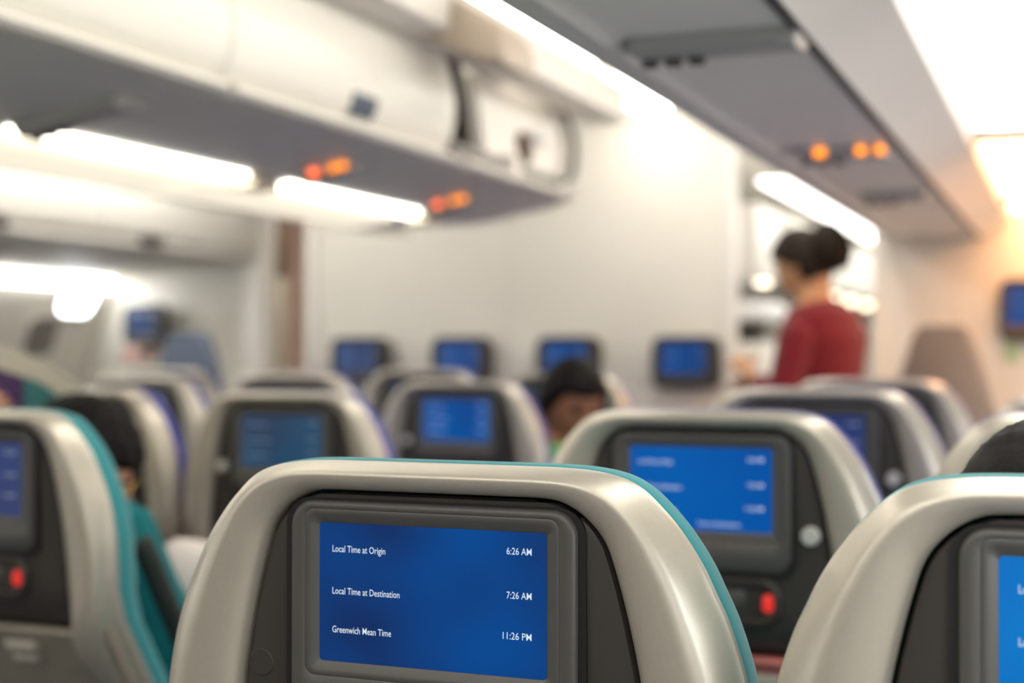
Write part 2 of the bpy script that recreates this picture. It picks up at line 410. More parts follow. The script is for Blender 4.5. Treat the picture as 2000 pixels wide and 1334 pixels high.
for y0, y1 in ((3.02, 4.10), (1.98, 2.99), (.94, 1.95)):
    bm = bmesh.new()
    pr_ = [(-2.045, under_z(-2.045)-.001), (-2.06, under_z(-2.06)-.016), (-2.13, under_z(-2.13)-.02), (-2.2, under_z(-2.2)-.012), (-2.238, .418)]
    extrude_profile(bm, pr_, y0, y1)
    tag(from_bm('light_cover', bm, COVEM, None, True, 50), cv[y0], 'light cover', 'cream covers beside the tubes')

# service units under the bins (thin wedges with signs)
AMBER1 = glow('amber sign red', (1, .15, .03), 2.4, (.3, .1, .05)); AMBER2 = glow('amber sign', (1, .27, .01), 2.2, (.3, .15, .05))
PSUM = mat('service unit grey', (.66, .65, .63), .45)
def service_unit(x, y, zf, hw, label, lit=True):
    g = empty('service_unit', (x, y, zf(x)+H), 0, label, 'service unit', 'service units under the bins')
    def sub2(o): o.parent = g; o.matrix_parent_inverse = Matrix.Translation(-g.location); return o
    bm = bmesh.new()
    for i in range(1):
        R = []
        for yy, d in ((y-.055, .001), (y-.05, .020), (y-.03, .026), (y+.035, .020), (y+.055, .001)):
            R.append([(x-hw, yy, H+zf(x-hw)+.002), (x-hw+.01, yy, H+zf(x-hw)-d), (x+hw-.01, yy, H+zf(x+hw)-d), (x+hw, yy, H+zf(x+hw)+.002)])
        loft(bm, R, cap0=True, cap1=True)
    sub2(from_bm('housing', bm, PSUM, None, True, 30))
    for k in range(3):
        bm = bmesh.new(); xx = x-hw*.82+k*.035
        cyl(bm, (xx, y+.0, H+zf(xx)-.034), (xx, y, H+zf(xx)-.015), .012, .014)
        sub2(from_bm('reading_lamp', bm, DKMETAL, None))
    if lit:
        for nm, xx, w_, m_ in ((('sign', x-.045, .012, AMBER2), ('sign', x+.042, .010, AMBER2), ('sign', x+.082, .010, AMBER2)) if hw > .09 else (('sign', x-.025, .014, AMBER1), ('sign', x+.030, .010, AMBER2), ('sign', x+.060, .010, AMBER2))):
            bm = bmesh.new(); add_box(bm, xx-w_, xx+w_, y-.056, y-.050, H+zf(xx)-.022, H+zf(xx)-.004, .002)
            sub2(from_bm(nm, bm, m_, None))
    return g
service_unit(-1.86, 2.32, under_z, .13, 'unlit service unit under the middle bins, upper left above the long tube light', False)
service_unit(-1.825, 3.29, under_z, .085, 'service unit with orange signs under the middle bins, between the two tube lights')
service_unit(-1.84, 4.09, under_z, .085, 'service unit with orange signs at the front end of the middle bins')

# right-hand bins over the window pair
ZR = .45
RP = [(-.705, .485), (-.703, .465), (-.692, .452), (-.66, .446), (-.634, .446), (-.627, .440), (-.618, .446), (-.60, .452), (-.365, .452), (-.360, .446), (-.352, .446), (-.346, .452), (-.245, .505), (-.235, .53),
      (-.235, .60), (-.40, 1.03), (-.76, 1.03), (-.73, .92), (-.70, .74), (-.70, .6)]
rb = [('overhead bin over the right window seats, upper right, nearest the viewer', .6, 1.75), ('overhead bin over the right window seats, with unlit service unit', 1.75, 2.72),
      ('overhead bin over the right window seats, with orange signs', 2.72, 3.69), ('overhead bin over the right window seats, second from the front wall', 3.69, 4.66), ('overhead bin over the right window seats, touching the front wall', 4.66, YB-.01)]
def right_bin(lab, y0, y1):
    g = empty('overhead_bin', (-.47, (y0+y1)/2, H+ZR), 0, lab, 'overhead bin', 'overhead bins above the right window seats')
    def sub2(o): o.parent = g; o.matrix_parent_inverse = Matrix.Translation(-g.location); return o
    bm = bmesh.new(); extrude_profile(bm, RP[:14]+[(-.24, .60), (-.69, .60)], y0, y1); sub2(from_bm('lower_panel', bm, UNDER, None, True, 22))
    bm = bmesh.new(); extrude_profile(bm, [(-.235, .60), (-.40, 1.03), (-.76, 1.03), (-.735, .92), (-.705, .74), (-.702, .61)], y0+.003, y1-.003); sub2(from_bm('door', bm, BINW, None, True, 30))
    bm = bmesh.new(); extrude_profile(bm, [(-.366, .450), (-.3655, .4445), (-.350, .4445), (-.3495, .450)], y0, y1); sub2(from_bm('channel_groove', bm, GASKET, None, True, 22))
for r_ in rb: right_bin(*r_)
zflat = lambda x: .452
service_unit(-.478, 1.99, zflat, .125, 'unlit grey service unit under the right bins, large at the top right', False)
service_unit(-.478, 3.15, zflat, .10, 'service unit with orange signs under the right bins')
service_unit(-.478, 4.06, zflat, .09, 'unlit service unit under the right bins, farthest along', False)

# luminous panels over the window seats (right), front ones tinted orange for the lens-flare glow
SIDE1 = glow('side panel light', (1, .95, .88), SIDE); SIDE2 = glow('side panel light flare tint', (1, .50, .23), SIDE*2.3)
for k, (y0, y1, m_, lab) in enumerate(((-1.2, .34, SIDE1, 'glowing ceiling panel over the right seats, behind the viewer'), (.44, 1.92, SIDE1, 'glowing ceiling panel over the right seats, nearest the viewer'), (2.06, 3.53, SIDE1, 'largest glowing white panel in the upper right corner'),
                              (3.735, 5.02, SIDE2, 'second glowing panel down the right edge of the photo'), (5.26, 5.60, SIDE2, 'smallest glowing panel, last before the front wall'))):
    bm = bmesh.new()
    pts = rrect(-.235, .05, y0, y1, .06, 0, 6)
    top = [(x, z, H+.548) for x, _, z in pts]; bot = [(x, z, H+.535) for x, _, z in pts]
    loft(bm, [top, bot], cap0=True, cap1=True)
    tag(from_bm('ceiling_lamp', bm, m_, None, True, 40), lab, 'light panel', 'glowing panels over the right window seats')
bm = bmesh.new(); add_box(bm, -.24, .0, Y0, YB, H+.552, H+.57); S(from_bm('ceiling_right', bm, WHITE))

for k, (y0, y1) in enumerate(((1.93, 2.05), (3.54, 3.725), (5.03, 5.25))):
    S(box('trim_%d' % (8+k), -.24, .03, y0, y1, H+.531, H+.553, UNDER, None, .004))
# left-hand bins (far window side)
def left_bin(lab, y0, y1, ly):
    g = empty('overhead_bin', (-4.0, (y0+y1)/2, H+.45), 0, lab, 'overhead bin', 'overhead bins on the far window side')
    def sub2(o): o.parent = g; o.matrix_parent_inverse = Matrix.Translation(-g.location); return o
    bm = bmesh.new(); extrude_profile(bm, [(-3.80, .50), (-3.785, .475), (-3.80, .462), (-3.86, .450), (-4.62, .392), (-4.62, .5)], y0, y1); sub2(from_bm('lower_panel', bm, UNDER, None, True, 25))
    bm = bmesh.new(); extrude_profile(bm, [(-3.80, .503), (-3.778, .53), (-3.772, .58), (-3.78, .66), (-3.83, .8), (-3.9, .95), (-3.95, 1.03), (-4.05, 1.03), (-4.5, .6), (-4.62, .503)], y0+.003, y1-.003); d = sub2(from_bm('door', bm, BINW, None, True, 30))
    bm = bmesh.new(); add_box(bm, -3.80, -3.766, ly-.07, ly+.07, H+.485, H+.53, .006); o = from_bm('latch', bm, GASKET, None); o.parent = d
for a in (('white overhead bin on the far left side touching its end wall', 4.85, 6.08, 5.2), ('white overhead bin on the far left side, second from its end wall', 3.73, 4.85, 4.22), ('white overhead bin on the far left side, cut off by the left edge', 2.6, 3.73, 3.2)): left_bin(*a)
service_unit(-4.17, 4.62, lambda x: .45+.07*(x+3.86), .09, 'service unit with orange signs under the far left bins, at the left edge')
STRIP = glow('side strip light', (1, .97, .92), 9.0)
for y0, y1, lab in ((4.2, 6.06, 'thin bright strip light under the far left bins'), (2.9, 4.1, 'strip light under the far left bins, beyond the left edge')):
    bm = bmesh.new(); add_box(bm, -4.665, -4.62, y0, y1, H+.335, H+.385, .008); tag(from_bm('strip_light', bm, STRIP), lab, 'light')

# aisle ceilings: valance and cove lights
COVEL = glow('cove light', (1, .96, .90), COVE)
for sg, nm in ((1, 'near'), (-1, 'far')):
    X = lambda x: x if sg > 0 else 2*XC-x
    bm = bmesh.new()
    pv = [(-1.64, .835), (-1.53, .832), (-1.51, .84), (-1.495, .945), (-1.505, .955), (-1.64, .92)]
    extrude_profile(bm, [(X(x), z) for x, z in pv], Y0, 4.86)
    S(from_bm('trim_%d' % (6 if sg > 0 else 7), bm, WHITE, None, True, 30))
segs = [(4.90, 5.50, 'cove light by the front wall, bright patch at the top of the near aisle'), (3.55, 4.60, 'cove light strip beside the open bin over the near aisle'), (2.45, 3.50, 'cove light strip over the near aisle, second from the open bin'), (1.3, 2.4, 'cove light strip over the near aisle, in the upper middle'), (0, 1.25, 'cove light strip over the near aisle, above the viewer'), (-2.5, -.1, 'cove light strip over the near aisle, behind the viewer')]
for y0, y1, lab in segs:
    bm = bmesh.new(); add_box(bm, -1.62 if y0 > 4.6 else -1.575, -1.525, y0, y1, (H+.955 if y0 > 4.6 else H+.988), H+1.012, .008); tag(from_bm('cove_light', bm, COVEL), lab, 'light', 'cove lights along the near aisle')
    bm = bmesh.new(); add_box(bm, 2*XC+1.525, 2*XC+1.575, y0, y1, H+.988, H+1.012, .008); tag(from_bm('cove_light', bm, COVEL), lab.replace('near', 'far'), 'light', 'cove lights along the far aisle')
for y0, y1, lab in ((-2.5, .6, 'ceiling light bar over the near aisle, behind the viewer'), (.9, 3.0, 'ceiling light bar over the near aisle, above the right bin edge'), (3.3, 5.3, 'ceiling light bar over the near aisle, before the front wall')):
    bm = bmesh.new(); add_box(bm, -.92, -.80, y0, y1, H+1.0, H+1.035, .01); tag(from_bm('ceiling_light', bm, COVEL), lab, 'light', 'ceiling light bars over the near aisle')
    bm = bmesh.new(); add_box(bm, 2*XC+.80, 2*XC+.92, y0, y1, H+1.0, H+1.035, .01); tag(from_bm('ceiling_light', bm, COVEL), lab.replace('near aisle', 'far aisle').replace('right bin', 'left bin'), 'light', 'ceiling light bars over the far aisle')

# ------------------------------------------------------------------ beyond the bulkhead
bm = bmesh.new(); add_box(bm, -1.22, -.62, YB+.12, 10.2, H+.70, H+.72, .01)
tag(from_bm('ceiling_light', bm, glow('galley ceiling light', (1, .97, .93), 3.6)), 'long bright ceiling light seen through the doorway above the crew member', 'light')
bm = bmesh.new(); add_box(bm, -4.1, -3.5, 6.5, 9.5, H+.90, H+.92, .01)  # lamp added to brighten the curtain and the far doorway
tag(from_bm('ceiling_light', bm, glow('far doorway fill light', (1, .95, .88), 6)), 'added fill light beyond the far doorway, behind the dusty pink curtain', 'light')
bm = bmesh.new(); extrude_profile(bm, [(-1.30, .368), (-1.27, .385), (-1.27, .62), (-1.34, .70), (-1.9, .70), (-1.9, .368)], 6.80, 10.8)
tag(from_bm('overhead_bin', bm, BINW, None, True, 30), 'pale overhead bin of the next cabin seen through the doorway', 'overhead bin')
bulb = glow('warm bulb', (1, .86, .62), 4)
for k, (y, lab) in enumerate(((6.62, 'small round lamp in the doorway, left of the face of the crew member'), (8.65, 'first of three small lamps behind the shoulder of the crew member'), (9.32, 'middle of three small lamps behind the crew member'), (10.05, 'last of three small lamps, nearest the door edge'))):
    bm = bmesh.new(); c = Vector((-1.38, y, H+.345))
    cyl(bm, c+Vector((0, 0, .05)), c, .04, .036); cyl(bm, c, c-Vector((0, 0, .015)), .036, .024)
    tag(from_bm('downlight', bm, bulb, None, True, 40), lab, 'light', 'small lamps beyond the doorway')
g = empty('galley_unit', (-1.55, 6.5, 0), 0, 'white galley unit with counter behind the doorway, left of the crew member', 'galley unit')
box('upper_cabinet', -.25, .23, -.25, .25, H+.35, H+.68, WHITE, g, .01)
box('work_surface', -.25, .26, -.25, .25, H+.16, H+.24, mat('counter white', (.95, .95, .95), .4), g, .01)
box('splash_panel', -.25, .16, .0, .25, H+.06, H+.16, GASKET, g, .004)
box('lower_cabinet', -.25, .24, -.25, .25, .05, H+.06, WHITE, g, .01)
box('plinth', -.22, .2, -.22, .22, 0, .05, GASKET, g)
# left doorway: brown cabinet, pink curtain
g = empty('galley_cabinet', (-4.33, 7.0, 0), 0, 'dark brown topped grey cabinet in the far doorway, beside the pink curtain', 'cabinet')
box('upper_door', -.35, .16, 0, .4, H+.45, H+1.0, BROWN, g, .01)
box('lower_door', -.35, .16, 0, .4, .05, H+.44, mat('grey cabinet', (.62, .59, .52), .5), g, .01)
box('plinth', -.3, .12, .03, .38, 0, .05, GASKET, g)
bm = bmesh.new()
pts = []
for k in range(25):
    pts.append((-3.60+.10*k/24, 6.05+.022*math.sin(k*1.35)))
loft(bm, [[(x, y, z) for x, y in pts]+[(x, y+.006, z) for x, y in pts[::-1]] for z in (.04, H+.6, H+.98)], cap0=True, cap1=True)
tag(from_bm('curtain', bm, mat('dusty pink curtain', (.86, .76, .70), .9, 0, .2, .05, 20), None, True, 60), 'dusty pink curtain hanging at the edge of the far doorway', 'curtain')

# ------------------------------------------------------------------ wall monitors
SCR_W = screen_mat('wall screen blue', (.10, .23, .44), (.04, .32, .62), 7, .7, 3.1)
SCR_D = screen_mat('wall screen dim', (.16, .22, .36), (.14, .27, .48), 7, .8, 5.3)
LINE = glow('screen lettering soft', (.75, .85, 1), .35, (.1, .1, .1))
WORDS = (('Local Time at Origin', '6:26 AM'), ('Local Time at Destination', '7:26 AM'), ('Greenwich Mean Time', '11:26 PM'))
TXT = glow('screen lettering', (.80, .90, 1), .72, (.1, .1, .1))
def page_mesh(sw, sh, y, labw=(.045, .057, .050), timew=(.0195, .0195, .0225), cap=.0053, inset=.0115, extra=False):
    """lettering of the flight-time page; (0,0) is the top centre of the screen"""
    k = sw/.186
    out = []
    rows = ((.022, .0165), (.054, .0485), (.0834, .078))
    for (a, b), (za, zb), lw, tw in zip(WORDS, rows, labw, timew):
        for me in (text_mesh(a, lw*k, cap*k, 'L', -sw/2+inset*k, -za*k, y), text_mesh(b, tw*k, cap*k, 'R', sw/2-inset*k, -zb*k, y)):
            out.append(me)
    return out
PAGE = page_mesh(.186, .106, 0)
def wall_monitor(x, y, ztop, label, sm, rz=0., wdt=.275, hgt=.21):
    g = empty('wall_monitor', (x, y, ztop-hgt/2), rz, label, 'monitor', 'monitors on the front walls')
    hw, hh = wdt/2, hgt/2
    bm = bmesh.new()
    sx0, sx1, sz0, sz1 = -.100, .085, -hh*.45, hh*.76
    R = [rrect(-hw, hw, -hh, hh, .045, .045), rrect(-hw, hw, -hh, hh, .045, .0), rrect(-hw+.008, hw-.008, -hh+.008, hh-.008, .04, -.010),
         rrect(sx0-.008, sx1+.008, sz0-.008, sz1+.008, .008, -.010), rrect(sx0, sx1, sz0, sz1, .003, -.005)]
    loft(bm, R, cap0=True); from_bm('casing', bm, PANEL, g, True, 40)
    bm = bmesh.new(); bm.faces.new([bm.verts.new(p) for p in rrect(sx0, sx1, sz0, sz1, .003, -.0052)])
    from_bm('screen', bm, sm, g)
    for me in PAGE:
        o = link('text_line', me, LINE, g, False); o.location = ((sx0+sx1)/2, -.0058, sz1)
        o.scale = ((sx1-sx0)/.186,)*3
    box('bracket', -.04, .04, .045, .075, -.05, .05, BLACK, g)
    return g
for x, lab, sm in ((-1.472, 'wall monitor rightmost of the four on the centre bulkhead', SCR_W), (-1.972, 'wall monitor directly above the head of the turned man', SCR_W),
               (-2.455, 'wall monitor second from the left on the centre bulkhead', SCR_W), (-2.945, 'wall monitor leftmost of the four on the centre bulkhead', SCR_D)):
    wall_monitor(x, YB-.075, H+.079, lab, sm)
wall_monitor(-.155, YB-.075, H+.285, 'monitor on the front wall cut off by the right edge', SCR_W, 0, .25, .235)
wall_monitor(-4.41, 5.99, H+.255, 'thick monitor on the far left end wall beside the blue headrest', SCR_D, math.radians(-10), .275, .205)

for nm, px, py, Y, c_, lab in (('placard', 1976, 690, YB-.004, (.70, .80, .60), 'small pale green placard on the right front wall under the monitor'), ('placard', 268, 692, 6.095, (.86, .68, .64), 'small pale pink placard on the far left end wall under the monitor')):
    p = at(px, py, Y); bm = bmesh.new(); slab(bm, p.x-.05*(2 if px < 500 else .5), p.x+.05*(2 if px < 500 else .5), p.z-.035, p.z+.035, .006, Y+.003, Y-.002, .001)
    tag(from_bm(nm, bm, mat('placard '+lab[6:16], c_, .5)), lab, 'placard')

# ------------------------------------------------------------------ seats
OUT = [(0, 0), (.055, 0), (.098, -.0003), (.124, -.002), (.144, -.006), (.159, -.013), (.173, -.025), (.187, -.040), (.202, -.061), (.2125, -.082), (.224, -.108), (.236, -.150), (.2425, -.21), (.2435, -.40), (.2435, -.66)]
DRK = [(0, -.0185), (.055, -.0185), (.086, -.0187), (.102, -.0205), (.115, -.027), (.1255, -.037), (.133, -.050), (.1415, -.076), (.150, -.110), (.1575, -.148), (.1635, -.19), (.168, -.23), (.173, -.30), (.175, -.42), (.175, -.66)]
SUB = 4
oc = [(x, t+.003*max(0, 1+t/.06)) for x, t in catmull(OUT, SUB)]; dc = [(x+.0045*min(1, max(0, (-.022-t)/.03)), t) for x, t in catmull(DRK, SUB)]
TOP = 1.165
def lean(t): return -.02*t+.62*max(0, -t-.27)
def full(half): return [(-x, t) for x, t in half[:0:-1]]+list(half)
of, df = full(oc), full(dc)
def shell_mesh():
    bm = bmesh.new(); rings = []
    prof = [(-.012, .004), (0.0, -.003), (.025, -.010), (.09, -.0150), (.30, -.0205), (.55, -.0235), (.68, -.0225), (.76, -.0185), (.86, -.011), (.94, -.004), (.985, .001), (1.0, .005), (1.0, .010), (.985, .014)]
    for a, y in prof:
        r = []
        for (ox, ot), (dx, dt) in zip(of, df):
            r.append((dx+(ox-dx)*a, y+lean(ot), TOP+dt+(ot-dt)*a))
        rings.append(r)
    loft(bm, rings, close_u=False)
    return bm
def panel_mesh(t_end=-.302, inset=.0022):
    bm = bmesh.new(); half = [(x, t) for x, t in dc if t >= t_end-.004]
    rows = []
    cols = [-1, -.985, -.95, -.8, -.5, 0, .5, .8, .95, .985, 1]
    for x, t in half[10:]:
        hw = x-inset; tt = t-(inset if t > -.03 else inset*.3)
        rows.append([(hw*c, (.000 if abs(c) > .99 else -.0065 if abs(c) > .97 else -.008)+lean(t), TOP+tt) for c in cols])
    first = [(x, .009+lean(t), TOP-.0187-.0022) for (x, y, z), c in zip(rows[0], cols) for t in (-.02,)]
    first = [(p[0]*.86, .000, TOP-.0205) for p in rows[0]]
    second = [(p[0]*.93, -.006, TOP-.0218) for p in rows[0]]
    loft(bm, [first, second]+rows[1:], close_u=False)
    return bm
BZ = (-.1165, .1165, TOP-.198, TOP-.0265)      # monitor frame
SN = (-.093, .093, TOP-.149, TOP-.0435)        # screen
def bezel_mesh():
    bm = bmesh.new()
    def R(t, ins, y, r):
        x0, x1, z0, z1 = t; return rrect(x0+ins, x1-ins, z0+ins, z1-ins, r, y, 8)
    loft(bm, [R(BZ, 0, .012, .019), R(BZ, 0, -.0105, .019), R(BZ, .0009, -.0128, .0185), R(BZ, .003, -.0140, .0165),
              R(SN, -.0115, -.0142, .0085), R(SN, -.0107, -.0134, .008), R(SN, -.0099, -.0140, .0075), R(SN, -.006, -.0130, .006), R(SN, 0, -.0092, .003)])
    return bm
def gap_mesh():
    bm = bmesh.new(); x0, x1, z0, z1 = BZ
    loft(bm, [rrect(x0-.0065, x1+.0065, z0-.007, z1+.0022, .022, .004, 8), rrect(x0-.0060, x1+.0060, z0-.0065, z1+.0018, .021, -.0088, 8)], cap0=True, cap1=True)
    return bm
def screen_mesh():
    bm = bmesh.new(); bm.faces.new([bm.verts.new(p) for p in rrect(*SN, .003, -.0095, 4)])
    return bm
def cushion_mesh():
    bm = bmesh.new(); rings = []
    for sx, dt, y in ((.97, -.004, .008), (.995, -.0005, .0105), (1.0, .0008, .014), (1.0, .0008, .032), (.992, -.003, .048), (.965, -.010, .062), (.82, -.04, .078), (.4, -.12, .088)):
        rings.append([(x*sx, y+lean(t), TOP+dt+t*(1 if sx > .9 else (.95 if sx > .5 else .8))) for x, t in of])
    loft(bm, rings, close_u=False)
    # closed front
    last = rings[-1]
    bm.faces.new([bm.verts.new(p) for p in last])
    return bm
def tray_mesh():
    bm = bmesh.new()
    yb = .012
    def row(t, y, hw, tip):
        return [(x*hw, y+lean(t), TOP+t+tip*max(0, (abs(x)-.86)/.14)**1.5) for x in [-1, -.97, -.93, -.88, -.7, -.3, .3, .7, .88, .93, .97, 1]]
    rows = [row(-.312, .014, .236, .014), row(-.308, -.010, .238, .016), row(-.3085, -.024, .238, .016), row(-.313, -.031, .236, .013), row(-.322, -.030, .234, .004), row(-.34, -.028, .236, 0),
            row(-.58, -.028, .228, 0), row(-.60, -.024, .226, 0), row(-.605, .014, .224, 0)]
    loft(bm, rows, close_u=False)
    for s in (0, -1):
        bm.faces.new([bm.verts.new(r[s]) for r in rows])
    return bm
def handset_parts():
    z = TOP-.236
    a = bmesh.new()
    loft(a, [rrect(-.104, .104, z-.030, z+.030, .026, .010, 8), rrect(-.104, .104, z-.030, z+.030, .026, -.009, 8), rrect(-.101, .101, z-.027, z+.027, .024, -.0125, 8), rrect(-.097, .097, z-.023, z+.023, .021, -.0125, 8), rrect(-.093, .072, z-.018, z+.018, .016, .010, 8)], cap1=True)
    b = bmesh.new(); slab(b, -.078, .060, z-.009, z+.015, .010, .02, -.006, .005, 6)
    return a, b
def lower_back_mesh():
    bm = bmesh.new()
    R = []
    for t, y0, hw in ((-.29, .014, .168), (-.42, .012, .176), (-.60, .012, .178), (-.66, .016, .178), (-.70, .05, .17)):
        R.append([(-hw, y0+lean(t), TOP+t), (hw, y0+lean(t), TOP+t)])
    loft(bm, R, close_u=False)
    return bm
def build_seat():
    root = empty('cabin_seat', (0, 0, 0))
    from_bm('back_shell', shell_mesh(), SHELL, root, True, 60)
    pn = from_bm('back_panel', panel_mesh(), PANEL, root, True, 40)
    g_ = from_bm('monitor_recess', gap_mesh(), BLACK, root, True, 40)
    mo = from_bm('monitor', bezel_mesh(), BEZEL, root, True, 50)
    from_bm('screen', screen_mesh(), None, mo, False)
    for me in PAGE:
        o = link('text_line', me, TXT, mo, False); o.location = (0, -.0101, SN[3])
    for k in range(3):
        bm = bmesh.new(); disc(bm, .012+.013*k, TOP-.166, .0035, -.012, -.0146, 14, .0004)
        from_bm('control_button', bm, mat('button grey', (.42, .36, .36), .4), mo)
    a, b = handset_parts()
    hs = from_bm('handset_recess', a, PANEL, root, True, 40); h2 = from_bm('handset', b, BEZEL, hs, True, 40)
    bm = bmesh.new(); slab(bm, .081, .095, TOP-.247, TOP-.225, .006, -.008, -.0145, .002, 5)
    from_bm('call_button', bm, REDLAMP, hs, True, 40)
    bm = bmesh.new(); disc(bm, .141, TOP-.150, .0115, .01, -.014, 28, .0015)
    hk = from_bm('coat_hook', bm, METAL, root, True, 40); hk.location = (0, 0, 0)
    from_bm('upholstery', cushion_mesh(), TEAL, root, True, 60)
    tr = from_bm('tray_table', tray_mesh(), TRAYM, root, True, 40)
    bm = bmesh.new(); add_box(bm, .045, .10, .012, .03, TOP-.345, TOP-.330, .003); add_box(bm, .05, .095, .022, .04, TOP-.362, TOP-.352, .003)
    from_bm('latch', bm, mat('pale latch', (.66, .64, .6), .4), tr)
    bm = bmesh.new(); slab(bm, .10, .215, TOP-.50, TOP-.425, .012, .08, .064, .002)
    from_bm('tray_recess', bm, BLACK, tr)
    from_bm('lower_back', lower_back_mesh(), PANEL, root, True, 40)
    bm = bmesh.new(); add_box(bm, -.225, .225, .34, .80, .36, .49, .035, 3); from_bm('seat_cushion', bm, TEAL, root, True, 50)
    for s in (-1, 1):
        bm = bmesh.new(); add_box(bm, s*.2435-.020, s*.2435+.020, .30, .72, .60, .645, .012, 3); add_box(bm, s*.2435-.014, s*.2435+.014, .36, .66, .36, .60, .008, 2)
        if s > 0: from_bm('armrest', bm, PANEL, root)
        else: bm.free()
    for s in (-1, 1):
        bm = bmesh.new(); add_box(bm, s*.17-.02, s*.17+.02, .36, .41, 0, .36, .006); add_box(bm, s*.17-.02, s*.17+.02, .68, .73, 0, .36, .006); add_box(bm, s*.17-.02, s*.17+.02, .36, .73, .02, .05, .006)
        from_bm('leg', bm, DKMETAL, root)
    bm = bmesh.new(); add_box(bm, -.225, .225, .31, .78, .31, .36, .01); from_bm('seat_frame', bm, DKMETAL, root)
    return root
def copy_tree(o, parent=None):
    c = o.copy(); COL.objects.link(c); c.parent = parent
    if parent is not None: c.matrix_parent_inverse = o.matrix_parent_inverse.copy()
    for ch in o.children: copy_tree(ch, c)
    return c
def setmat(o, m):
    o.material_slots[0].link = 'OBJECT'; o.material_slots[0].material = m
def part(o, name):
    for c in o.children_recursive:
        if c.name.split('.')[0] == name: return c
SCR_A1 = screen_mat('screen deep blue', (.06, .175, .38), (.0, .28, .57), 9, .82, .45)
SCR_BR = screen_mat('screen bright blue', (.01, .31, .63), (.0, .35, .67), 7, .85, 1.7)
SCR_B1 = screen_mat('screen azure', (.0, .36, .70), (.02, .46, .76), 7, .9, 2.6)
SCR_C3 = screen_mat('screen faded teal blue', (.16, .25, .36), (.13, .31, .44), 6, .75, 4.1)
SCR_C4 = screen_mat('screen mid blue', (.05, .24, .50), (.0, .32, .60), 7, .95, 6.2)
SCR_NV = screen_mat('screen navy', (.20, .24, .40), (.16, .23, .44), 7, .8, 8.8)
SEATS = [  # x, screen Y, screen-top Z, cushion, screen, hook(side, kind), label, red reflection painted on lower parts
 (-.450, .964, -.128, TEAL, SCR_A1, ('L', 'flush'), 'nearest seat, centre foreground, teal edged, its blue screen in focus reading 6:26 AM', 0),
 (.046, .924, -.122, TEAL, SCR_B1, ('L', 'none'), 'sharp teal-edged seat cut off by the lower right corner of the photo', 0),
 (-.454, 1.788, -.117, BLUE, SCR_BR, ('R', 'metal'), 'blue-edged seat just ahead of the focused teal seat, brightest large screen, red reflection on tray', 1),
 (.046, 1.76, -.113, BLUE, SCR_BR, ('L', 'none'), 'pale seat at the right edge with the dark hair of a passenger before it', 0),
 (-1.500, 1.633, -.126, TEAL, SCR_NV, ('L', 'none'), 'teal-edged seat cut off by the left edge, tray table below its screen', 0),
 (-.443, 2.538, -.104, BLUE, SCR_NV, ('R', 'metal'), 'seat partly hidden behind the blue-edged bright-screen seat, steel hook on its right', 0),
 (.046, 2.56, -.112, BLUE, SCR_NV, ('L', 'none'), 'white seat top peeking over the pale seat at the right edge', 0),
 (-1.503, 2.504, -.121, BLUE, SCR_C3, ('L', 'metal'), 'seat left of centre with a faded blue-grey screen', 0),
 (-2.0, 2.50, -.118, BLUE, SCR_NV, ('L', 'none'), 'seat behind the dark-haired head at left, its screen almost black', 0),
 (-.449, 3.35, -.100, BLUE, SCR_NV, ('R', 'none'), 'seat in front of the grey high-backed seat, below the red uniform', 0),
 (-1.491, 3.343, -.112, BLUE, SCR_C4, ('L', 'metal'), 'seat beside the turned man, with a vivid blue screen', 0),
 (-1.985, 3.34, -.098, BLUE, SCR_NV, ('L', 'none'), 'seat top showing above the seat with the faded screen', 0),
 (-2.478, 3.34, -.107, BLUE, SCR_NV, ('L', 'none'), 'seat with a dark blue edge between the left head and the blue headrest', 0),
 (-1.498, 4.16, -.100, BLUE, SCR_NV, ('L', 'none'), 'front-row seat directly behind the head of the turned man', 0),
 (-1.985, 4.16, -.092, BLUE, SCR_NV, ('L', 'none'), 'front-row seat top under the second wall monitor from the left', 0),
 (-2.478, 4.16, -.100, BLUE, SCR_NV, ('L', 'none'), 'front-row seat mostly hidden behind the middle seats, left of centre', 0),
 (-2.971, 4.16, -.095, BLUE, SCR_NV, ('L', 'none'), 'front-row seat just below the blue headrest at left', 0),
 (-1.993, 1.66, -.122, TEAL, SCR_NV, ('L', 'none'), 'seat of the reader beyond the left edge of the photo', 0),
]
proto = build_seat()
SEATOBJ = []
todo = [proto]+[copy_tree(proto) for _ in SEATS[1:]]
for o, (x, y, zt, cu, sm, hook, lab, red) in zip(todo, SEATS):
    o.location = (x, y+.0060, 0); o.scale = (1, 1, (H+zt+.0435)/TOP)
    tag(o, lab, 'airplane seat', 'economy cabin seats')
    setmat(part(o, 'upholstery'), cu); setmat(part(o, 'seat_cushion'), cu)
    s = part(o, 'screen')
    if len(s.data.materials) == 0: s.data.materials.append(SCR_A1)
    setmat(s, sm)
    hk = part(o, 'coat_hook')
    if hook[0] == 'L': hk.location.x = -.141*2
    if hook[1] == 'flush': setmat(hk, PANEL); hk.location.y = .0085; hk.location.z = -.006; hk.location.x -= .006
    if hook[1] == 'none': setmat(hk, PANEL); hk.location.y = .0085
    for c in o.children_recursive:
        if c.name.startswith('text_line'): setmat(c, LINE if sm in (SCR_NV, SCR_C3) else TXT)
    if sm is SCR_BR and red:
        t_ = link('text_line', text_mesh('Time at Destination', .055, .0045, 'R', .052, -.0985, 0), TXT, part(o, 'monitor'), False); t_.location = (0, -.0101, SN[3])
    if red: setmat(part(o, 'tray_table'), TRAYREFL); setmat(part(o, 'lower_back'), PANELREFL)
    SEATOBJ.append(o)
